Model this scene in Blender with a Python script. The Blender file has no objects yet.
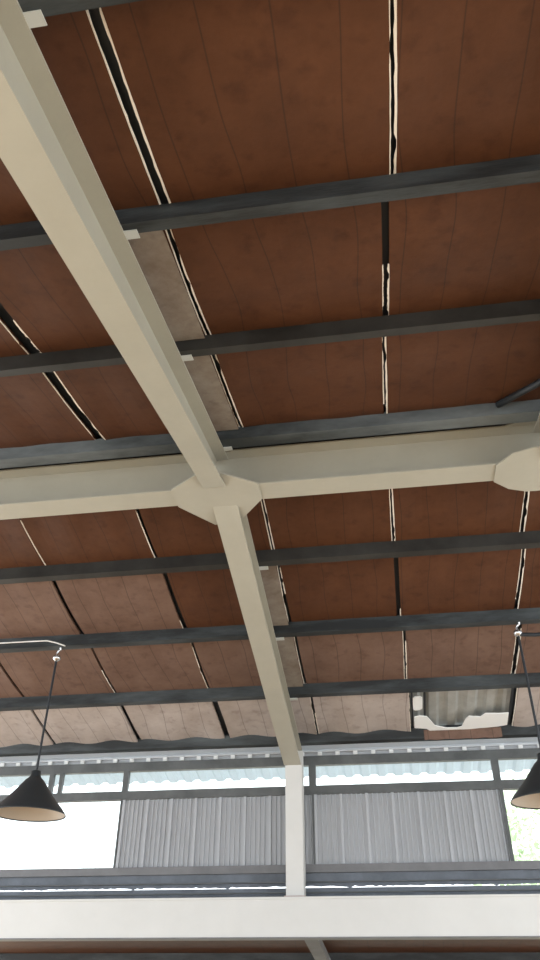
import bpy, bmesh, math, random
from mathutils import Vector, Matrix
random.seed(7)
R = math.radians
sc = bpy.context.scene
col = sc.collection
EYE = 1.60                                   # eye height above the floor

# ------------------------------------------------------------ camera
cam_d = bpy.data.cameras.new('camera'); cam = bpy.data.objects.new('camera', cam_d); col.objects.link(cam)
cam_d.sensor_fit = 'VERTICAL'; cam_d.sensor_height = 36.0; cam_d.lens = 740.83 / 960 * 36.0
cam_d.clip_start = 0.05; cam_d.clip_end = 400
_p, _y, _r = 0.615409693, -0.153725363, 0.00682887072
fw = Vector((math.sin(_y) * math.cos(_p), math.cos(_y) * math.cos(_p), math.sin(_p)))
rt = Vector((math.cos(_y), -math.sin(_y), 0)); up = rt.cross(fw)
r2 = math.cos(_r) * rt + math.sin(_r) * up; u2 = -math.sin(_r) * rt + math.cos(_r) * up
m = Matrix((r2, u2, -fw)).transposed().to_4x4(); m.translation = Vector((0, 0, EYE))
cam.matrix_world = m
sc.camera = cam

# ------------------------------------------------------------ daylight
w = bpy.data.worlds.new('sky'); sc.world = w; w.use_nodes = True
nt = w.node_tree; bg = nt.nodes['Background']
bg.inputs[0].default_value = (0.88, 0.94, 1.0, 1); bg.inputs[1].default_value = 2.4
sun_d = bpy.data.lights.new('sun', 'SUN'); sun_d.energy = 5.0; sun_d.angle = R(3); sun_d.color = (1, .96, .88)
sun = bpy.data.objects.new('sun', sun_d); col.objects.link(sun); sun.rotation_euler = (R(22), R(-18), 0)
sun.location = (-10, 10, 20)

sc.view_settings.view_transform = 'Standard'; sc.view_settings.look = 'None'
sc.view_settings.gamma = 1; sc.view_settings.use_curve_mapping = False
sc.view_settings.exposure = 0.45

# ------------------------------------------------------------ materials
def mat(name, c, rough=.6, metal=0, c2=None, scale=3.0, spread=(.35, .65), bump=0, bscale=30, spec=.5, stretch=(1, 1, 1)):
    M = bpy.data.materials.new(name); M.use_nodes = True; n = M.node_tree; b = n.nodes['Principled BSDF']
    b.inputs['Roughness'].default_value = rough; b.inputs['Metallic'].default_value = metal
    b.inputs['Specular IOR Level'].default_value = spec
    b.inputs['Base Color'].default_value = (*c, 1)
    tc = n.nodes.new('ShaderNodeTexCoord'); mp = n.nodes.new('ShaderNodeMapping'); mp.inputs['Scale'].default_value = stretch
    n.links.new(tc.outputs['Object'], mp.inputs[0])
    if c2:
        no = n.nodes.new('ShaderNodeTexNoise'); no.inputs['Scale'].default_value = scale; no.inputs['Detail'].default_value = 6
        no.inputs['Roughness'].default_value = .65
        n.links.new(mp.outputs[0], no.inputs['Vector'])
        r = n.nodes.new('ShaderNodeValToRGB'); r.color_ramp.elements[0].position = spread[0]; r.color_ramp.elements[1].position = spread[1]
        r.color_ramp.elements[0].color = (*c, 1); r.color_ramp.elements[1].color = (*c2, 1)
        n.links.new(no.outputs[0], r.inputs[0]); n.links.new(r.outputs[0], b.inputs['Base Color'])
    if bump:
        n2 = n.nodes.new('ShaderNodeTexNoise'); n2.inputs['Scale'].default_value = bscale; n2.inputs['Detail'].default_value = 4
        bp = n.nodes.new('ShaderNodeBump'); bp.inputs['Strength'].default_value = bump; bp.inputs['Distance'].default_value = .02
        n.links.new(mp.outputs[0], n2.inputs['Vector']); n.links.new(n2.outputs[0], bp.inputs['Height']); n.links.new(bp.outputs[0], b.inputs['Normal'])
    return M

def board_mat(name, a, b_, line, rough, spec=.5):
    """brown insulation board: mottled, with thin dark creases down the slope"""
    M = bpy.data.materials.new(name); M.use_nodes = True; n = M.node_tree; L = n.links.new; b = n.nodes['Principled BSDF']
    b.inputs['Roughness'].default_value = rough; b.inputs['Specular IOR Level'].default_value = spec
    tc = n.nodes.new('ShaderNodeTexCoord')
    no = n.nodes.new('ShaderNodeTexNoise'); no.inputs['Scale'].default_value = 2.2; no.inputs['Detail'].default_value = 8; no.inputs['Roughness'].default_value = .7
    L(tc.outputs['Object'], no.inputs['Vector'])
    r = n.nodes.new('ShaderNodeValToRGB'); r.color_ramp.elements[0].position = .3; r.color_ramp.elements[1].position = .7
    r.color_ramp.elements[0].color = (*a, 1); r.color_ramp.elements[1].color = (*b_, 1); L(no.outputs[0], r.inputs[0])
    # wobble the x coordinate, then a narrow line every 0.235 m
    wob = n.nodes.new('ShaderNodeTexNoise'); wob.inputs['Scale'].default_value = .9; wob.inputs['Detail'].default_value = 1
    L(tc.outputs['Object'], wob.inputs['Vector'])
    sx = n.nodes.new('ShaderNodeSeparateXYZ'); L(tc.outputs['Object'], sx.inputs[0])
    ma = n.nodes.new('ShaderNodeMath'); ma.operation = 'MULTIPLY_ADD'; ma.inputs[1].default_value = .16; L(wob.outputs[0], ma.inputs[0]); L(sx.outputs[0], ma.inputs[2])
    dv = n.nodes.new('ShaderNodeMath'); dv.operation = 'DIVIDE'; dv.inputs[1].default_value = .262; L(ma.outputs[0], dv.inputs[0])
    fr = n.nodes.new('ShaderNodeMath'); fr.operation = 'FRACT'; L(dv.outputs[0], fr.inputs[0])
    s5 = n.nodes.new('ShaderNodeMath'); s5.operation = 'SUBTRACT'; s5.inputs[1].default_value = .5; L(fr.outputs[0], s5.inputs[0])
    ab = n.nodes.new('ShaderNodeMath'); ab.operation = 'ABSOLUTE'; L(s5.outputs[0], ab.inputs[0])
    mr = n.nodes.new('ShaderNodeMapRange'); mr.inputs['From Min'].default_value = .0; mr.inputs['From Max'].default_value = .022
    mr.inputs['To Min'].default_value = line; mr.inputs['To Max'].default_value = 0.0; L(ab.outputs[0], mr.inputs['Value'])
    mix = n.nodes.new('ShaderNodeMixRGB'); mix.inputs[2].default_value = (.015, .009, .008, 1); L(mr.outputs[0], mix.inputs[0]); L(r.outputs[0], mix.inputs[1])
    # fine dark soot blotches
    n3 = n.nodes.new('ShaderNodeTexNoise'); n3.inputs['Scale'].default_value = 9; n3.inputs['Detail'].default_value = 5; L(tc.outputs['Object'], n3.inputs['Vector'])
    r3 = n.nodes.new('ShaderNodeValToRGB'); r3.color_ramp.elements[0].position = .28; r3.color_ramp.elements[1].position = .45
    r3.color_ramp.elements[0].color = (.78, .74, .74, 1); r3.color_ramp.elements[1].color = (1, 1, 1, 1); L(n3.outputs[0], r3.inputs[0])
    mul = n.nodes.new('ShaderNodeMixRGB'); mul.blend_type = 'MULTIPLY'; mul.inputs[0].default_value = 1; L(mix.outputs[0], mul.inputs[1]); L(r3.outputs[0], mul.inputs[2])
    L(mul.outputs[0], b.inputs['Base Color'])
    bp = n.nodes.new('ShaderNodeBump'); bp.inputs['Strength'].default_value = .25; bp.inputs['Distance'].default_value = .02
    L(no.outputs[0], bp.inputs['Height']); L(bp.outputs[0], b.inputs['Normal'])
    return M

M_CREAM = mat('cream_paint', (.42, .40, .325), .42, c2=(.39, .37, .30), scale=2.5, bump=.05)
M_WHITE = mat('white_paint', (.70, .695, .665), .4, c2=(.66, .655, .625), scale=1.5)
M_PURLIN = mat('purlin_paint', (.016, .019, .020), .5, c2=(.085, .10, .105), scale=1.3, spread=(.42, .72), stretch=(.6, 3, 3), bump=.1)
M_PURLIN_BLACK = mat('black_purlin_paint', (.012, .011, .009), .55, c2=(.035, .034, .030), scale=2)
M_PURLIN_LIGHT = mat('worn_purlin_paint', (.03, .037, .040), .5, c2=(.20, .23, .24), scale=1.1, spread=(.35, .70), stretch=(.6, 1.5, 1.5))
M_CLEAT = mat('cleat_paint', (.55, .56, .52), .5)
M_BOARD = board_mat('brown_board', (.066, .024, .0095), (.104, .040, .017), .55, .55, .25)
M_FADED_GLARE = board_mat('faded_glare_board', (.38, .315, .275), (.52, .455, .41), .6, .5)  # faded boards, with some window glare put into the colour as well
M_MID = board_mat('bleached_glare_board', (.125, .070, .048), (.19, .115, .082), .6, .55, .3)  # bleaching and window glare both put into this paler brown
M_PALE = board_mat('dusty_board', (.17, .12, .085), (.33, .29, .235), .0, .6)
M_EDGE = mat('foam_edge', (.80, .74, .64), .7)
M_FOAM = mat('white_foam', (.86, .86, .83), .7)
M_SKIN = mat('roof_sheet', (.34, .34, .31), .5, c2=(.44, .44, .41), scale=4)
M_CLAD = mat('galvanised_cladding', (.43, .445, .465), .42, metal=.1, c2=(.45, .465, .485), scale=1.5)
M_FRAME = mat('grey_frame_paint', (.078, .084, .084), .45, c2=(.125, .132, .132), scale=3)
M_RAIL = mat('grey_rail_paint', (.20, .20, .205), .5, c2=(.14, .14, .145), scale=2)
M_BAND = mat('slate_flashing', (.16, .18, .21), .5, c2=(.10, .115, .135), scale=3)
M_DARK = mat('black_steel', (.018, .022, .026), .5)
M_LAMP = mat('slate_enamel', (.030, .037, .041), .4)
M_SHADE_IN = mat('beige_enamel', (.46, .39, .31), .5)
M_CHROME = mat('galvanised_fitting', (.7, .7, .7), .25, metal=.9)
M_BULB = mat('frosted_glass', (.8, .78, .72), .2)
M_FLOOR = mat('concrete_floor', (.62, .45, .28), .6, c2=(.54, .39, .24), scale=1.2)
M_GROUND = mat('pale_ground', (.50, .50, .44), .9, c2=(.42, .43, .36), scale=.4)
M_LEAF = mat('leaves', (.60, .72, .50), .6, c2=(.72, .80, .64), scale=2)
M_BARK = mat('bark', (.22, .16, .11), .9)
M_PIPE = mat('white_conduit', (.75, .74, .70), .4)
M_CLOSURE = mat('pale_closure_strip', (.55, .56, .57), .4, metal=.2)

# translucent eave sheets
M_TRANS = bpy.data.materials.new('translucent_sheet'); M_TRANS.use_nodes = True
n = M_TRANS.node_tree; n.nodes.clear(); o_ = n.nodes.new('ShaderNodeOutputMaterial')
d_ = n.nodes.new('ShaderNodeBsdfDiffuse'); d_.inputs[0].default_value = (.70, .74, .76, 1)
t_ = n.nodes.new('ShaderNodeBsdfTranslucent'); t_.inputs[0].default_value = (.62, .665, .69, 1)
x_ = n.nodes.new('ShaderNodeMixShader'); x_.inputs[0].default_value = .55
n.links.new(d_.outputs[0], x_.inputs[1]); n.links.new(t_.outputs[0], x_.inputs[2]); n.links.new(x_.outputs[0], o_.inputs[0])
# window glass
M_GLASS = bpy.data.materials.new('window_glass'); M_GLASS.use_nodes = True
n = M_GLASS.node_tree; n.nodes.clear(); o_ = n.nodes.new('ShaderNodeOutputMaterial')
a_ = n.nodes.new('ShaderNodeBsdfTransparent'); a_.inputs[0].default_value = (.97, .99, .98, 1)
g_ = n.nodes.new('ShaderNodeBsdfGlossy'); g_.inputs['Roughness'].default_value = .05
x_ = n.nodes.new('ShaderNodeMixShader'); x_.inputs[0].default_value = .05
n.links.new(a_.outputs[0], x_.inputs[1]); n.links.new(g_.outputs[0], x_.inputs[2]); n.links.new(x_.outputs[0], o_.inputs[0])

# ------------------------------------------------------------ helpers
def obj(name, bm, m, parent=None, smooth=False):
    me = bpy.data.meshes.new(name); bmesh.ops.recalc_face_normals(bm, faces=bm.faces[:]); bm.to_mesh(me); bm.free()
    me.materials.append(m)
    if smooth:
        for p in me.polygons: p.use_smooth = True
    o = bpy.data.objects.new(name, me); col.objects.link(o)
    if parent:
        o.parent = parent; o.matrix_parent_inverse = Matrix.Translation(parent.location).inverted()
    return o
def tag(o, label, cat, group=None):
    o['label'] = label; o['category'] = cat
    if group: o['group'] = group
    return o
def thing(name, loc, label, cat, group=None):
    o = bpy.data.objects.new(name, None); col.objects.link(o); o.location = loc; o.empty_display_size = .1
    return tag(o, label, cat, group)
def struct(name, bm, m, smooth=False):
    o = obj(name, bm, m, None, smooth); o['kind'] = 'structure'; return o
def box(bm, x0, x1, y0, y1, z0, z1):
    v = [bm.verts.new((x, y, z + EYE)) for x in (x0, x1) for y in (y0, y1) for z in (z0, z1)]
    for f in ((0, 1, 3, 2), (4, 6, 7, 5), (0, 4, 5, 1), (2, 3, 7, 6), (0, 2, 6, 4), (1, 5, 7, 3)):
        bm.faces.new([v[i] for i in f])
    return bm
def B(*a): return box(bmesh.new(), *a)
def prism(bm, poly, x0, x1):
    """polygon of (y, z) carried from x0 to x1; z is counted from eye height"""
    a = [bm.verts.new((x0, y, z + EYE)) for y, z in poly]; b = [bm.verts.new((x1, y, z + EYE)) for y, z in poly]
    k = len(poly); bm.faces.new(a); bm.faces.new(b[::-1])
    for i in range(k): bm.faces.new((a[i], a[(i + 1) % k], b[(i + 1) % k], b[i]))
    return bm
def P(*a): return prism(bmesh.new(), *a)
def plate(bm, pts, z0, z1):
    a = [bm.verts.new((x, y, z0 + EYE)) for x, y in pts]; b = [bm.verts.new((x, y, z1 + EYE)) for x, y in pts]
    k = len(pts); bm.faces.new(a); bm.faces.new(b[::-1])
    for i in range(k): bm.faces.new((a[i], a[(i + 1) % k], b[(i + 1) % k], b[i]))
    return bm
def tube(bm, pts, r, seg=8):
    pts = [Vector((p[0], p[1], p[2] + EYE)) for p in pts]; rings = []
    for i, p in enumerate(pts):
        d = (pts[min(i + 1, len(pts) - 1)] - pts[max(i - 1, 0)]).normalized()
        a = d.orthogonal().normalized() if abs(d.z) > .9 else Vector((0, 0, 1)).cross(d).normalized(); b = d.cross(a)
        rings.append([bm.verts.new(p + r * (math.cos(t) * a + math.sin(t) * b)) for t in [2 * math.pi * k / seg for k in range(seg)]])
    for q, s in zip(rings, rings[1:]):
        for k in range(seg): bm.faces.new((q[k], q[(k + 1) % seg], s[(k + 1) % seg], s[k]))
    bm.faces.new(rings[0][::-1]); bm.faces.new(rings[-1])
    return bm
def lathe(bm, prof, cx, cy, seg=40, close=True):
    rings = [[bm.verts.new((cx + r * math.cos(2 * math.pi * k / seg), cy + r * math.sin(2 * math.pi * k / seg), z + EYE)) for k in range(seg)] for r, z in prof]
    for q, s in zip(rings, rings[1:]):
        for k in range(seg): bm.faces.new((q[k], q[(k + 1) % seg], s[(k + 1) % seg], s[k]))
    if close: bm.faces.new(rings[0][::-1]); bm.faces.new(rings[-1])
    return bm

# ------------------------------------------------------------ roof planes (heights from eye level)
T = math.tan(0.216518723)
KY, KZ = 9.80, 2.502                         # knee of the frame
JY, JZ = 5.08, 3.530                         # ridge
def zf(Y, h=0): return KZ + h + T * (KY - Y) # far slope, falls towards the windows
TN = .195
def zn(Y, h=0): return JZ + h - TN * (JY - Y) # near slope, falls towards the camera
def znb(Y, h=0): return JZ + h - T * (JY - Y) # underside of the tapering near rafters
XL, XR = -8.2, 5.2
XB = -1.222                                  # centre of the rafter
HB = .30                                     # rafter depth
HP = .43                                     # top of purlins

# ------------------------------------------------------------ floor, ground
struct('floor', B(-9, 7, -3.5, 16.2, -1.75, -1.6), M_FLOOR)
g = struct('ground', B(-60, 60, 16.2, 90, -2.0, -1.7), M_GROUND)

# roof skins: corrugated, underside visible in the gaps between boards
def wave(x, pitch=.235):
    t = (x / pitch) % 1.0
    return .016 if t < .3 else (.016 - .032 * (t - .3) / .15 if t < .45 else (-.016 if t < .85 else -.016 + .032 * (t - .85) / .15))
def corrug(bm, x0, x1, y0, y1, zfun, h, step=.235 / 20, th=.004, ys=6):
    nx = int((x1 - x0) / step) + 1
    rows = []
    for s in (0, th):
        for j in range(ys + 1):
            y = y0 + (y1 - y0) * j / ys
            rows.append([bm.verts.new((x0 + i * step, y, zfun(y, h + s) + wave(x0 + i * step) + EYE)) for i in range(nx)])
    for base in (0, ys + 1):
        for j in range(ys):
            a, b = rows[base + j], rows[base + j + 1]
            for i in range(nx - 1): bm.faces.new((a[i], a[i + 1], b[i + 1], b[i]))
    for ja, jb in ((0, ys + 1), (ys, 2 * ys + 1)):
        for i in range(nx - 1): bm.faces.new((rows[ja][i], rows[ja][i + 1], rows[jb][i + 1], rows[jb][i]))
    return bm
struct('ceiling', corrug(corrug(bmesh.new(), XL, XR, JY, 9.97, zf, .500), XL, XR, -2.4, JY, zn, .500), M_SKIN)
bm = bmesh.new(); corrug(bm, XL, XR, 9.99, 11.17, zf, .470, ys=3)
tag(obj('eave_sheet', bm, M_TRANS), 'translucent pale corrugated eave sheet projecting outside above the strip windows', 'roof sheet')

# ------------------------------------------------------------ ridge beam
rb = thing('ridge_beam', (0, 5.075, 3.52 + EYE), 'long pale steel ridge beam crossing the whole ceiling under the roof top', 'beam')
obj('bottom_flange', B(XL, XR, 4.96, 5.19, 3.520, 3.535), M_CREAM, rb)
obj('web', B(XL, XR, 5.070, 5.080, 3.535, 3.888), M_CREAM, rb)
obj('top_flange', B(XL, XR, 4.96, 5.19, 3.888, 3.903), M_CREAM, rb)
def octo(cx): return [(-1.60, 4.93), (-1.36, 4.755), (-1.14, 4.755), (-.865, 4.94), (-.870, 5.17), (-1.125, 5.50), (-1.35, 5.52), (-1.605, 5.19)]
pl = tag(obj('gusset_plate', plate(bmesh.new(), octo(XB), 3.507, 3.5195), M_CREAM), 'cream eight-sided gusset plate where the rafters meet the ridge beam', 'gusset plate')
X2 = 1.475
o2 = [(X2 - .42, 4.96), (X2 - .31, 4.82), (X2 - .15, 4.76), (X2 + .15, 4.76), (X2 + .31, 4.82), (X2 + .42, 4.96), (X2 + .42, 5.19), (X2 + .29, 5.31), (X2 + .14, 5.37), (X2 - .14, 5.37), (X2 - .29, 5.31), (X2 - .42, 5.19)]
tag(obj('gusset_plate', plate(bmesh.new(), o2, 3.507, 3.5195), M_CREAM), 'cream rounded gusset plate under the ridge beam at the right edge, no lower rafter', 'gusset plate')
tag(obj('gusset_plate', plate(bmesh.new(), [(1.185, 4.958), (1.25, 4.925), (1.33, 4.84), (1.40, 4.79), (1.62, 4.79), (1.78, 4.958)], 3.8885, 3.902), M_CREAM), 'pale upper gusset plate flaring from the ridge beam top flange at the right edge', 'gusset plate')

# ------------------------------------------------------------ rafters
HW = .106
def rafter_far(cx):
    t = thing('rafter', (cx, KY, KZ + EYE), 'cream steel rafter falling from the ridge plate to the column by the windows', 'rafter')
    y0 = 5.20
    obj('bottom_flange', P([(y0, zf(y0)), (KY, zf(KY)), (KY, zf(KY, .014)), (y0, zf(y0, .014))], cx - HW, cx + HW + .006), M_CREAM, t)
    y0 = 5.20
    obj('web', P([(y0, zf(y0, .014)), (KY, zf(KY, .014)), (KY, zf(KY, HB - .014)), (y0, zf(y0, HB - .014))], cx - .006, cx + .006), M_CREAM, t)
    obj('top_flange', P([(y0, zf(y0, HB - .014)), (10.02, zf(10.02, HB - .014)), (10.02, zf(10.02, HB)), (y0, zf(y0, HB))], cx - HW, cx + HW), M_CREAM, t)
    return t
def rafter_near(cx, label):
    t = thing('rafter', (cx, -2.0, zn(-2.0) + EYE), label, 'rafter')
    y1 = 4.93; ya = -2.2
    obj('bottom_flange', P([(ya, znb(ya)), (y1, znb(y1)), (y1, znb(y1, .014)), (ya, znb(ya, .014))], cx - HW + .018, cx + HW - .008), M_CREAM, t)
    y1 = 4.95
    obj('web', P([(ya, znb(ya, .014)), (y1, znb(y1, .014)), (y1, zn(y1, HB - .014)), (ya, zn(ya, HB - .014))], cx - .006, cx + .006), M_CREAM, t)
    obj('top_flange', P([(ya, zn(ya, HB - .014)), (y1, zn(y1, HB - .014)), (y1, zn(y1, HB)), (ya, zn(ya, HB))], cx - HW, cx + HW), M_CREAM, t)
    return t
rf = rafter_far(-1.205)
rn = rafter_near(-1.235, 'broad cream steel rafter running from the upper left corner to the ridge plate')
rafter_near(X2 + .02, 'pale steel rafter just beyond the right edge, meeting the rounded plate')

# ------------------------------------------------------------ column and eave beam
cx = -1.190
c = thing('column', (cx, 9.9, 1.012 + EYE), 'short white steel column standing on the long white beam, between corrugated panels', 'column')
obj('front_flange', B(cx - HW, cx + HW, 9.80, 9.812, 1.032, 2.500), M_WHITE, c)
obj('web', P([(9.812, 1.032), (10.006, 1.032), (10.006, zf(10.006, HB - .016)), (9.812, zf(9.812, HB - .016))], cx - .006, cx + .006), M_WHITE, c)
obj('back_flange', B(cx - HW, cx + HW, 10.006, 10.02, 1.032, 2.735), M_WHITE, c)
obj('base_plate', B(cx - HW - .02, cx + HW + .02, 9.78, 10.03, 1.013, 1.032), mat('pinkish_primer', (.55, .45, .42), .6), c)
eb = thing('eave_beam', (0, 9.85, .60 + EYE), 'long smooth white box beam crossing low under the clerestory windows', 'beam')
obj('box_section', B(XL, XR, 9.71, 10.03, .615, .990), M_WHITE, eb)
obj('cap_plate', B(XL, XR, 9.695, 10.04, .990, 1.012), M_WHITE, eb)
obj('bottom_lip', B(XL, XR, 9.702, 10.04, .604, .615), M_RAIL, eb)

# ------------------------------------------------------------ purlins
def csec(Y, zfun, fl=.075):
    """C-section laid on the rafters, its web towards the camera; slope sgn*T"""
    h, t = HP - HB, .006
    def q(dy, dh): return (Y + dy, zfun(Y + dy, HB + dh))
    return [q(-fl, 0), q(0, 0), q(0, .016), q(-t, .016), q(-t, t), q(-fl + t, t), q(-fl + t, h - t), q(-t, h - t), q(-t, h - .016), q(0, h - .016), q(0, h), q(-fl, h)]
far_p = [6.42, 7.585, 8.79, 9.925]; near_p = [4.770, 3.43, 2.285, 1.14, 0.0, -1.15]
names = ['first', 'second', 'third', 'fourth', 'fifth', 'sixth']
for i, Y in enumerate(far_p):
    t = thing('purlin', (0, Y, zf(Y, HB) + EYE), f'dark grey steel purlin, {names[i]} from the ridge beam on the window side', 'purlin', 'purlins on the window side')
    obj('channel', prism(bmesh.new(), csec(Y, zf), XL, XR), M_PURLIN if i > 0 else M_PURLIN_BLACK, t)
    if i < 3:
        k = obj('cleat', P([(Y - .004, zf(Y - .004, HB - .007)), (Y + .04, zf(Y + .04, HB - .007)), (Y + .04, zf(Y + .04, HB)), (Y - .004, zf(Y - .004, HB))], -1.205 + HW, -1.205 + HW + .09), M_CLEAT, t)
        k['label'] = 'pale cleat beside the rafter'
for i, Y in enumerate(near_p):
    t = thing('purlin', (0, Y, zn(Y, HB) + EYE), f'dark grey steel purlin, {names[i]} from the ridge beam on the camera side', 'purlin', 'purlins on the camera side')
    obj('channel', prism(bmesh.new(), csec(Y, zn, .16 if i == 0 else .075), XL, XR), (M_PURLIN_LIGHT, M_PURLIN_BLACK, M_PURLIN, M_PURLIN, M_PURLIN, M_PURLIN)[i], t)
    k = obj('cleat', P([(Y - .03, zn(Y - .03, HB - .007)), (Y + .03, zn(Y + .03, HB - .007)), (Y + .03, zn(Y + .03, HB)), (Y - .03, zn(Y - .03, HB))], -1.235 + HW, -1.235 + HW + .07), M_CLEAT, t)
    k['label'] = 'pale cleat beside the rafter'

# ------------------------------------------------------------ ceiling boards
# seams: (left-side edge, right-side edge) of the gap per row; rows N3..F3
seams = {  # row: [(gap left, gap right, white left 0..1 range, white right range), ...] for the gaps at -5.7,-4.5,-3.3,-2.1,-.93,.24,1.47,2.66
 'N3': [(-6.9,-6.86,None,None),(-5.7,-5.66,None,None),(-4.5,-4.46,None,None),(-3.3,-3.26,None,None),(-2.14,-2.08,None,None),(-.90,-.85,(0,1),(0,1)),(.24,.28,(0,1),(0,1)),(1.47,1.51,None,None),(2.66,2.70,None,None),(3.85,3.9,None,None)],
 'N0': [(-6.9,-6.86,None,None),(-5.7,-5.66,None,None),(-4.5,-4.46,None,None),(-3.3,-3.26,None,None),(-2.14,-2.08,None,None),(-.934,-.872,(0,1),(0,1)),(.252,.284,(0,1),(0,1)),(1.47,1.51,None,None),(2.66,2.70,None,None),(3.85,3.9,None,None)],
 'N1': [(-6.9,-6.86,None,None),(-5.7,-5.66,None,None),(-4.5,-4.46,None,None),(-3.3,-3.26,None,None),(-2.20,-2.105,(.4,1),(.6,1)),(-.958,-.921,(.0,1),(0,1)),(.208,.248,(.5,.9),(.5,1)),(1.47,1.51,None,None),(2.66,2.70,None,None),(3.85,3.9,None,None)],
 'N2': [(-6.9,-6.86,None,None),(-5.7,-5.66,None,None),(-4.5,-4.46,None,None),(-3.3,-3.26,None,None),(-2.20,-2.106,(0,1),(0,1)),(-.975,-.935,(0,1),(0,1)),(.200,.230,(0,.7),(0,1)),(1.47,1.51,None,None),(2.66,2.70,None,None),(3.85,3.9,None,None)],
 'F0': [(-6.9,-6.87,None,None),(-5.7,-5.67,None,None),(-4.5,-4.47,None,None),(-3.33,-3.315,(.4,1),None),(-2.165,-2.13,(0,1),None),(-.965,-.93,(0,1),(0,1)),(.222,.255,(0,1),(0,1)),(1.43,1.475,(0,1),(0,1)),(2.66,2.70,(0,1),(0,1)),(3.85,3.9,None,None)],
 'F1': [(-6.9,-6.86,None,None),(-5.7,-5.66,None,None),(-4.5,-4.46,None,None),(-3.345,-3.295,None,None),(-2.14,-2.09,(.82,1),None),(-.945,-.91,(0,1),(0,.5)),(.232,.278,None,(.85,1)),(1.465,1.51,(0,.8),(0,1)),(2.66,2.70,(0,1),None),(3.85,3.9,None,None)],
 'F2': [(-6.9,-6.86,None,None),(-5.7,-5.66,None,None),(-4.515,-4.485,None,None),(-3.30,-3.27,(.5,1),None),(-2.11,-2.08,(0,1),None),(-.92,-.885,(0,1),None),(.285,.32,(0,1),(.3,1)),(1.515,1.57,(0,1),(.2,1)),(2.66,2.70,None,None),(3.85,3.9,None,None)],
 'F3': [(-6.9,-6.86,None,None),(-5.7,-5.66,None,None),(-4.515,-4.48,None,None),(-3.315,-3.265,None,None),(-2.115,-2.04,None,None),(-.88,-.845,(.0,.9),(.5,1)),(.33,.355,(0,1),None),(1.585,1.615,(0,1),(0,1)),(2.66,2.70,None,None),(3.85,3.9,None,None)],
}
rows = {'N3': (zn, 0.0, 1.14, 'nearest row, overhead past the fourth near purlin'),
        'N0': (zn, 1.14, 2.285, 'between third and fourth near purlins'),
        'N1': (zn, 2.285, 3.43, 'between second and third near purlins'),
        'N2': (zn, 3.43, 4.770, 'between first and second near purlins'),
        'F0': (zf, 5.13, 6.42, 'between ridge beam and first far purlin'),
        'F1': (zf, 6.42, 7.585, 'between first and second far purlins'),
        'F2': (zf, 7.585, 8.79, 'between second and third far purlins'),
        'F3': (zf, 8.79, 9.925, 'between third and fourth far purlins')}
cols = ['fifth left of rafter', 'fourth left of rafter', 'third left of rafter', 'second left of rafter', 'over the rafter', 'first right of rafter', 'second right of rafter', 'third right of rafter', 'fourth right of rafter']
cols = ['sixth left of rafter line'] and ['fourth left of rafter', 'third left of rafter', 'second left of rafter', 'first left of rafter', 'over the rafter', 'first right of rafter', 'second right of rafter', 'third right of rafter', 'fourth right of rafter']
def board(x0, x1, y0, y1, zfun, m, rnd, droop=0.0):
    bm = bmesh.new(); NX, NY = 18, 12; th = .030
    ph = [rnd.uniform(0, 6.28) for _ in range(5)]; sag = rnd.uniform(.012, .024)
    def low(u, v):
        s = 4 * v * (1 - v)
        edge = .006 * (abs(2 * u - 1) ** 4)
        s2 = sag * s + s * (.005 * math.sin(9 * u + ph[0]) + .004 * math.sin(17 * u + ph[1] + 2 * v) + edge)
        return s2 + droop * max(0, v - .6) * (1 + math.sin(11 * u + ph[2]))
    jl = lambda v: .0015 * math.sin(5 * v + ph[3]) + .0006 * math.sin(31 * v + ph[4])
    G = []
    for k in (0, 1):
        g = []
        for j in range(NY + 1):
            v = j / NY; y = y0 + (y1 - y0) * v
            g.append([bm.verts.new((x0 + jl(v) + (x1 - x0 - 2 * jl(v)) * i / NX, y, zfun(y, HP + .001 + k * th) - low(i / NX, v) + EYE)) for i in range(NX + 1)])
        G.append(g)
    for k in (0, 1):
        for j in range(NY):
            for i in range(NX): bm.faces.new((G[k][j][i], G[k][j][i + 1], G[k][j + 1][i + 1], G[k][j + 1][i]))
    for j in range(NY):
        for i in (0, NX): bm.faces.new((G[0][j][i], G[0][j + 1][i], G[1][j + 1][i], G[1][j][i]))
    for i in range(NX):
        for j in (0, NY): bm.faces.new((G[0][j][i], G[0][j][i + 1], G[1][j][i + 1], G[1][j][i]))
    return bm, low, jl
def strip(xe, side, y0, y1, zfun, rng, low, jl, rnd):
    """torn white edge along a board's long side; side -1 = board's left edge"""
    bm = bmesh.new(); N = 26; prev = None; wv = rnd.uniform(.009, .014)
    drop = 0; wv = rnd.uniform(.006, .009) if side > 0 else rnd.uniform(.010, .014)
    for k in range(N + 1):
        if drop <= 0 and rnd.random() < .06: drop = rnd.randint(2, 4)
        drop -= 1
        v = rng[0] + (rng[1] - rng[0]) * k / N; v = min(max(v, .02), .98)
        y = y0 + (y1 - y0) * v; u = 0 if side < 0 else 1
        wd = wv * rnd.uniform(.7, 1.1) * (.15 if drop > 0 else 1)
        xa = xe + side * (-jl(v) if side > 0 else -jl(v)); xi = xe + side * (-jl(v)) - side * .001; xo = xi + side * wd
        z = zfun(y, HP + .001) - low(u, v)
        cur = [bm.verts.new((xi, y, z + .008 + EYE)), bm.verts.new((xi, y, z - .0005 + EYE)), bm.verts.new((xo, y, z - .0005 + EYE)), bm.verts.new((xo, y, z + .008 + EYE))]
        if prev:
            for a in range(4): bm.faces.new((prev[a], prev[(a + 1) % 4], cur[(a + 1) % 4], cur[a]))
        else: bm.faces.new(cur)
        prev = cur
    bm.faces.new(prev[::-1])
    return bm
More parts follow.
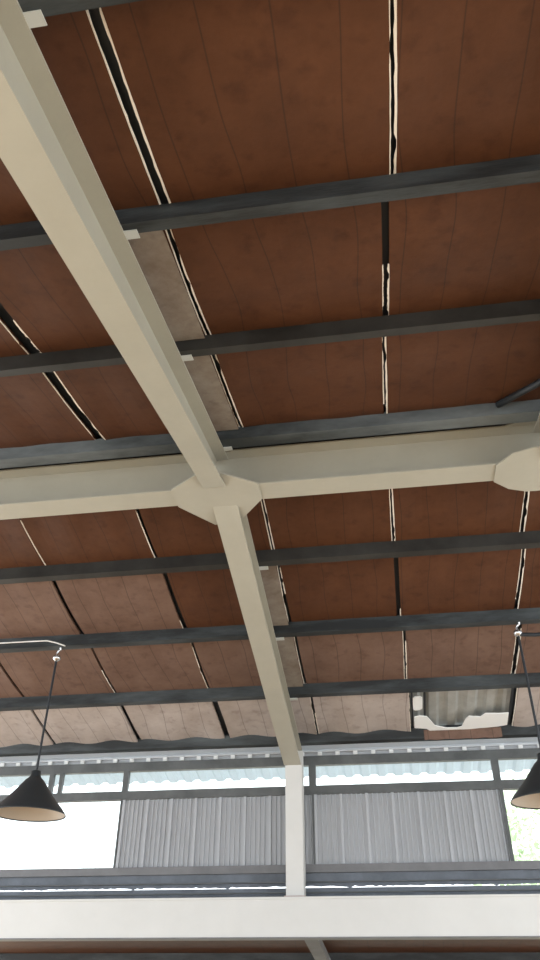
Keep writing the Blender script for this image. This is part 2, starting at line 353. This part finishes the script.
for rk, (zfun, y0, y1, rowtxt) in rows.items():
    S = seams[rk]
    for ci in range(len(S) - 1):
        if rk == 'F3' and ci == 6: continue                      # the missing board
        rnd = random.Random(ord(rk[0]) * 100 + int(rk[1]) * 17 + ci)
        x0, x1 = S[ci][1], S[ci + 1][0]
        mt = M_FADED_GLARE if rk == 'F3' else (M_MID if rk == 'F2' or (rk == 'F1' and ci < 4) else M_BOARD)
        ya, yb = y0 - .030, y1 - .034
        if rk == 'F0': ya = y0
        if rk == 'N2': yb = y1 + .10
        word = 'faded, glare-paled grey-brown' if rk == 'F3' else ('dull brown' if mt is M_MID else 'brown')
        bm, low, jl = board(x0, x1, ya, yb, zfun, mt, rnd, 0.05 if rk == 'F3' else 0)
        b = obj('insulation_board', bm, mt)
        tag(b, f'{word} ceiling board, {cols[ci]}, {rowtxt}', 'ceiling board', 'ceiling boards')
        r_ = [s for s in ((S[ci][3], -1, x0), (S[ci + 1][2], 1, x1)) if s[0]]
        for rng, side, xe in r_:
            e = obj('torn_edge', strip(xe, side, ya + .06 if rk[0] == 'F' else ya + .06, yb - .0, zfun, rng, low, jl, rnd), M_EDGE, b)
            e['label'] = 'white torn foam edge'
# pale dusty strips right beside the rafter are part of the boards' look: separate filler boards
for i, (ya, yb, zz, txt) in enumerate([(2.34, 3.34, zn, 'between second and third near purlins'), (3.49, 4.60, zn, 'between first and second near purlins'), (6.46, 7.50, zf, 'between first and second far purlins'), (7.64, 8.70, zf, 'between second and third far purlins')]):
    bm = bmesh.new(); h = HP - .044
    prism(bm, [(ya, zz(ya, h)), (yb, zz(yb, h)), (yb, zz(yb, h + .006)), (ya, zz(ya, h + .006))], -1.19, (-.958, -.975, -.946, -.925)[i])
    tag(obj('filler_strip', bm, M_PALE), f'narrow dusty grey filler strip right of the rafter, {txt}', 'filler strip', 'filler strips')

# the hole of the missing board: torn foam and a drooping scrap
def foam(pts, y0, y1, h0, h1, name, label):
    bm = bmesh.new(); prev = None
    for (x, ya, yb) in pts:
        cur = [bm.verts.new((x, ya, zf(ya, h0) + EYE)), bm.verts.new((x, yb, zf(yb, h0) + EYE)), bm.verts.new((x, yb, zf(yb, h1) + EYE)), bm.verts.new((x, ya, zf(ya, h1) + EYE))]
        if prev:
            for a in range(4): bm.faces.new((prev[a], prev[(a + 1) % 4], cur[(a + 1) % 4], cur[a]))
        else: bm.faces.new(cur)
        prev = cur
    bm.faces.new(prev[::-1])
    return tag(obj(name, bm, M_FOAM, None), label, 'insulation scrap')
foam([(.385, 9.50, 9.76), (.45, 9.48, 9.77), (.54, 9.50, 9.79), (.58, 9.58, 9.84), (.64, 9.72, 9.86), (.78, 9.79, 9.87), (.92, 9.80, 9.87), (.98, 9.77, 9.86), (1.02, 9.60, 9.84), (1.06, 9.53, 9.84), (1.20, 9.56, 9.82), (1.26, 9.48, 9.82), (1.42, 9.50, 9.80), (1.54, 9.49, 9.77)], 0, 0, .385, .397, 'insulation_scrap', 'long wavy white foam scrap lying in the gap of the missing board')
foam([(.375, 9.10, 9.34), (.40, 9.07, 9.37), (.46, 9.06, 9.36), (.49, 9.09, 9.33)], 0, 0, .400, .410, 'insulation_scrap', 'small upright white foam scrap at the left end of the missing board gap')
bm = bmesh.new(); prev = None
for k in range(15):
    x = .50 + .97 * k / 14; ja = .01 * math.sin(k * 1.9); yb = 9.955 + .010 * math.sin(k * 2.3)
    zt = zf(9.855, HB + .10) ; zb = zf(9.90, HB - .012) + ja * .5
    cur = [bm.verts.new((x, 9.835, zt + EYE)), bm.verts.new((x, 9.846, zb + EYE)), bm.verts.new((x, 9.856, zb + EYE)), bm.verts.new((x, 9.845, zt + EYE))]
    if prev:
        for a in range(4): bm.faces.new((prev[a], prev[(a + 1) % 4], cur[(a + 1) % 4], cur[a]))
    else: bm.faces.new(cur)
    prev = cur
bm.faces.new(prev[::-1])
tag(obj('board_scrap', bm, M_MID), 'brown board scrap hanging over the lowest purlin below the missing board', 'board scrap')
# added black seam-shade sheet between roof sheet and boards, open above the missing board
bm = P([(-2.4, zn(-2.4, .474)), (JY, zn(JY, .474)), (JY, zn(JY, .478)), (-2.4, zn(-2.4, .478))], XL, XR)
prism(bm, [(JY, zf(JY, .474)), (8.80, zf(8.80, .474)), (8.80, zf(8.80, .478)), (JY, zf(JY, .478))], XL, XR)
for xa, xb in ((XL, .350), (1.58, XR)):
    prism(bm, [(8.80, zf(8.80, .474)), (9.92, zf(9.92, .474)), (9.92, zf(9.92, .478)), (8.80, zf(8.80, .478))], xa, xb)
struct('ceiling_seam_shade', bm, M_DARK)
tag(obj('eave_light_stop', P([(9.90, zf(9.90, HP + .002)), (9.95, zf(9.95, HP + .002)), (9.95, zf(9.95, .480)), (9.90, zf(9.90, .480))], XL, XR), M_DARK), 'thin black added strip stopping daylight on top of the lowest purlin', 'filler strip')  # added to stop daylight leaking in over the purlin
# flat battens framing the gap
for (xa, xb, nm) in ((.355, .375, 'left'), (.505, .53, 'inner left'), (1.545, 1.575, 'right')):
    bm = P([(8.85, zf(8.85, .405)), (9.80, zf(9.80, .405)), (9.80, zf(9.80, .425)), (8.85, zf(8.85, .425))], xa, xb)
    tag(obj('batten', bm, M_DARK), f'thin dark batten at the {nm} side of the missing board gap', 'batten')

# ------------------------------------------------------------ clerestory wall
WY = 10.05
fr = thing('clerestory_frame', (0, WY, 1.02 + EYE), 'dark grey steel frame holding the strip windows and corrugated panels', 'window frame')
obj('rail', B(XL, XR, WY + .01, WY + .09, 2.560, 2.675), M_FRAME, fr)
obj('rail', B(XL, XR, WY - .015, WY + .08, 2.195, 2.300), M_FRAME, fr)
o = obj('rail', B(XL, XR, WY - .03, WY + .07, 1.300, 1.388), M_RAIL, fr); o['label'] = 'lighter grey sill rail'
for xa, xb, z0 in ((-7.6, -7.51, 1.388), (-4.58, -4.52, 2.30), (-4.435, -4.385, 2.30), (-3.53, -3.455, 1.388), (-1.02, -.93, 1.388), (1.305, 1.395, 1.388), (3.6, 3.69, 1.388)):
    for za, zb in (((2.30, 2.56),) if z0 > 2 else ((1.388, 2.195), (2.30, 2.56))):
        xa2, xb2 = (xa, xb)
        if za < 2:
            xa2, xb2 = {-3.53: (-3.53, -3.507), -1.02: (-.984, -.966), 1.305: (1.352, 1.395)}.get(xa, (xa, xb))
        obj('post', B(xa2, xb2, WY - .002, WY + .06, za, zb), M_FRAME, fr)
# closure strip over the top rail: white clips make the row of pale marks
cs = thing('closure_strip', (0, WY + .10, 2.68 + EYE), 'pale metal closure strip with white clips under the eave, above the dark top rail', 'closure strip')
obj('strip', B(XL, XR, WY + .10, WY + .115, 2.676, 2.845), M_CLOSURE, cs)
obj('rolled_edge', tube(bmesh.new(), [(XL, WY + .085, 2.752), (XR, WY + .085, 2.752)], .022, 10), M_CLOSURE, cs, True)
x = -5.6
while x < 2.4:
    c_ = obj('clip', B(x, x + .055, WY + .050, WY + .075, 2.690, 2.735), M_FOAM, cs); c_['label'] = 'white clip'
    x += .235
# corrugated cladding panels
def clad_z(t):
    """profile over one 0.325 m module: four narrow ribs, then a broad one"""
    t = t % .325
    for a, wd, d in ((.0, .045, .018), (.085, .022, .010), (.145, .022, .010), (.205, .022, .010), (.265, .022, .010)):
        if a <= t < a + wd: return d
    return 0
def cladding(x0, x1, label):
    bm = bmesh.new(); xs = []; x = x0; N = int((x1 - x0) / .325) + 2
    for k in range(N):
        for a, wd, d in ((.0, .045, .036), (.085, .022, .022), (.145, .022, .022), (.205, .022, .022), (.265, .022, .022)):
            b0 = x0 + k * .325 + a
            xs += [(b0, 0), (b0 + .006, d), (b0 + wd - .006, d), (b0 + wd, 0)]
    xs = [(x0, 0)] + [q for q in xs if x0 + .004 < q[0] < x1 - .004] + [(x1, 0)]
    a = [bm.verts.new((x, WY + .035 - d, 1.389 + EYE)) for x, d in xs]; b = [bm.verts.new((x, WY + .035 - d, 2.194 + EYE)) for x, d in xs]
    a2 = [bm.verts.new((x, WY + .038 - d, 1.389 + EYE)) for x, d in xs]; b2 = [bm.verts.new((x, WY + .038 - d, 2.194 + EYE)) for x, d in xs]
    for i in range(len(xs) - 1):
        bm.faces.new((a[i], a[i + 1], b[i + 1], b[i])); bm.faces.new((a2[i], b2[i], b2[i + 1], a2[i + 1]))
        bm.faces.new((a[i], a2[i], a2[i + 1], a[i + 1])); bm.faces.new((b[i], b[i + 1], b2[i + 1], b2[i]))
    for i in (0, -1): bm.faces.new((a[i], b[i], b2[i], a2[i]))
    tag(obj('corrugated_panel', bm, M_CLAD), label, 'wall panel')
cladding(-3.505, -.985, 'grey ribbed metal wall panel left of the white column')
cladding(-.965, 1.350, 'grey ribbed metal wall panel right of the white column')
cladding(3.692, XR, 'grey ribbed metal wall panel far to the right of the bright window')
# windows
def window(i, x0, x1, z0, z1):
    o = struct(f'window_{i}', B(x0, x1, WY + .030, WY + .034, z0 + .001, z1 - .001), M_GLASS)
wi = 1
for x0, x1 in ((-8.2, -7.6), (-7.51, -4.58), (-4.52, -4.435), (-4.385, -3.53), (-3.455, -1.02), (-.93, 1.305), (1.395, 3.6), (3.69, 5.2)):
    window(wi, x0 + .002, x1 - .002, 2.30, 2.56); wi += 1
for x0, x1 in ((-7.508, -3.532), (1.397, 3.598)):
    window(wi, x0, x1, 1.388, 2.195); wi += 1
struct('wall_left_panel', B(XL, -7.61, WY + .02, WY + .04, 1.388, 2.195), M_CLAD).name = 'wall_back'
# flashing zone between sill rail and white beam
fl = thing('wall_flashing', (0, WY, 1.02 + EYE), 'slate grey flashing band under the sill rail with a ragged slit of daylight', 'flashing')
o = obj('upper_sheet', B(XL, XR, WY + .03, WY + .045, 1.205, 1.300), M_BAND, fl)
o = obj('angle', B(XL, XR, WY - .02, WY + .045, 1.195, 1.207), M_FRAME, fl)
bm = bmesh.new(); x = XL; rr = random.Random(3); prev = None
while x < XR:
    zt = 1.195; zb = 1.158 + rr.uniform(-.006, .006) - (.012 if rr.random() < .12 else 0)
    cur = [bm.verts.new((x, WY + .03, zt + EYE)), bm.verts.new((x, WY + .03, zb + EYE)), bm.verts.new((x, WY + .045, zb + EYE)), bm.verts.new((x, WY + .045, zt + EYE))]
    if prev:
        for a in range(4): bm.faces.new((prev[a], prev[(a + 1) % 4], cur[(a + 1) % 4], cur[a]))
    else: bm.faces.new(cur)
    prev = cur; x += .05
bm.faces.new(prev[::-1]); obj('ragged_edge', bm, M_BAND, fl)
obj('lower_sheet', B(XL, XR, WY + .03, WY + .045, 1.020, 1.143), M_BAND, fl)
obj('trim_strip', B(XL, XR, WY - .005, WY + .03, 1.085, 1.098), M_FRAME, fl)

# ------------------------------------------------------------ lower aisle beyond the beam
TA = .12
def za(Y, h=0): return .80 + h - TA * (Y - 10.0)
bm = bmesh.new(); prism(bm, [(10.05, za(10.05, .20)), (16.0, za(16.0, .20)), (16.0, za(16.0, .23)), (10.05, za(10.05, .23))], XL, XR)
o = struct('ceiling_aisle', bm, M_BOARD)
t = thing('aisle_rafter', (-1.14, 16, -1.6 + EYE), 'grey steel rafter of the lower roof, seen below the white beam', 'rafter')
obj('beam', P([(10.05, za(10.05)), (16, za(16)), (16, za(16, .1)), (10.05, za(10.05, .1))], -1.235, -1.055), M_RAIL, t)
obj('post', B(-1.22, -1.07, 15.8, 15.95, -1.6, za(16)), M_RAIL, t)
for k, Y in enumerate((13.1, 14.0, 14.9, 15.7)):
    tag(obj('aisle_purlin', P([(Y, za(Y, .10)), (Y + .06, za(Y + .06, .10)), (Y + .06, za(Y + .06, .199)), (Y, za(Y, .199))], XL, XR), M_PURLIN), f'dark purlin of the lower roof beyond the white beam, {names[k]} outward', 'purlin')
struct('wall_far', B(XL, XR, 16.0, 16.15, -1.6, -.75), mat('dim_blockwork', (.12, .12, .14), .8, c2=(.16, .16, .18)))

# ------------------------------------------------------------ pendant lamps
def lamp(cx, cy, rimz, label):
    t = thing('pendant_lamp', (cx, cy, 3.25 + EYE), label, 'lamp', 'pendant lamps')
    prof = [(.018, .43), (.045, .42), (.050, .375), (.062, .355), (.090, .330), (.130, .275), (.19, .195), (.25, .125), (.305, .065), (.345, .012), (.350, 0)]; prof = [(a * 1.05 if b < .3 else a * 1.03, b) for a, b in prof]
    obj('shade', lathe(bmesh.new(), [(r, z + rimz) for r, z in prof] + [(r - .006 if r > .02 else r, z + rimz - .001) for r, z in prof[::-1][:-1]][1:], cx, cy, 48, True), M_LAMP, t, True)
    inner = [(.340, .010), (.298, .063), (.243, .122), (.184, .190), (.124, .268), (.084, .322), (.04, .345)]; inner = [(a * 1.045 if b < .3 else a, b) for a, b in inner]
    o = obj('reflector', lathe(bmesh.new(), [(r, z + rimz) for r, z in inner], cx, cy, 48, False), M_SHADE_IN, t, True); o['label'] = 'beige enamel inside of the shade'
    obj('bulb', lathe(bmesh.new(), [(.018, .335), (.022, .29), (.045, .25), (.055, .215), (.05, .18), (.03, .155), (.008, .148)][::-1] if 0 else [(r, z + rimz) for r, z in [(.018, .335), (.022, .29), (.045, .25), (.055, .215), (.05, .18), (.03, .155), (.008, .148)]], cx, cy, 20), M_BULB, t, True)
    rod = obj('rod', tube(bmesh.new(), [(cx, cy, rimz + .43), (cx, cy, 3.17)], .013, 8), M_DARK, t)
    o = obj('insulator', lathe(bmesh.new(), [(.014, 3.215), (.040, 3.205), (.048, 3.18), (.036, 3.16), (.014, 3.145)], cx, cy, 16), M_CHROME, rod, True); o['label'] = 'shiny insulator at the rod top'
    h = obj('hook', tube(bmesh.new(), [(cx, cy, 3.20), (cx - .005, cy, 3.235), (cx + .005, cy, 3.265), (cx + .03, cy - .004, 3.28), (cx + .03, cy - .01, 3.30)], .012, 8), M_CHROME, rod)
    return t
lamp(-3.60, 7.56, 1.535, 'dark conical pendant lamp at the left edge in front of the bright window')
lamp(1.465, 7.56, 1.535, 'dark conical pendant lamp at the right edge with beige inside')
tag(obj('brace_rod', tube(bmesh.new(), [(1.08, 4.585, zn(4.585, .385)), (1.30, 4.30, zn(4.30, .355)), (1.6, 3.95, zn(3.95, .35)), (2.1, 3.45, zn(3.45, .29))], .026, 8), M_DARK, None, True), 'black slanting brace rod under the boards at the right edge above the ridge beam', 'brace')
# conduit and cable
pts = []
for k in range(25):
    u = k / 24; x = -6.2 + 2.72 * u
    pts.append((x, 7.47 - (.012 * math.sin(9 * u)), zf(7.48, HB + .055) - (.075 * max(0, (u - .93) / .07) if u > .93 else 0) + .012 * math.sin(5 * u)))
tag(obj('conduit', tube(bmesh.new(), pts, .008, 8), M_PIPE, None, True), 'thin white conduit running along the second far purlin to the left lamp', 'conduit')
tag(obj('cable', tube(bmesh.new(), [(1.485, 7.555, 3.165), (1.62, 7.55, 3.15), (1.9, 7.54, 3.15), (2.3, 7.53, 3.19), (2.8, 7.52, 3.24)], .022, 8), M_DARK, None, True), 'black cable leading right from the top of the right lamp rod', 'cable')

# ------------------------------------------------------------ trees outside
def tree(cx, cy, h, r, label, seed):
    rnd = random.Random(seed)
    t = thing('tree', (cx, cy, -1.7 + EYE), label, 'tree')
    obj('trunk', tube(bmesh.new(), [(cx, cy, -1.72), (cx + .1, cy, h * .3), (cx, cy + .1, h - r)], .16, 10), M_BARK, t)
    bm = bmesh.new()
    for _ in range(2600):
        d = Vector((rnd.gauss(0, 1), rnd.gauss(0, 1), rnd.gauss(0, 1))).normalized() * r * rnd.uniform(.45, 1.0)
        c = Vector((cx, cy, h - r * .6 + EYE)) + Vector((d.x, d.y, d.z * .8))
        a = Vector((rnd.gauss(0, 1), rnd.gauss(0, 1), rnd.gauss(0, 1))).normalized() * .13; b = a.orthogonal().normalized() * .07
        bm.faces.new([bm.verts.new(c + s) for s in (-a, b, a, -b)])
    obj('foliage', bm, M_LEAF, t)
tree(3.9, 21, 4.6, 2.3, 'leafy green tree outside, seen through the right window', 1)
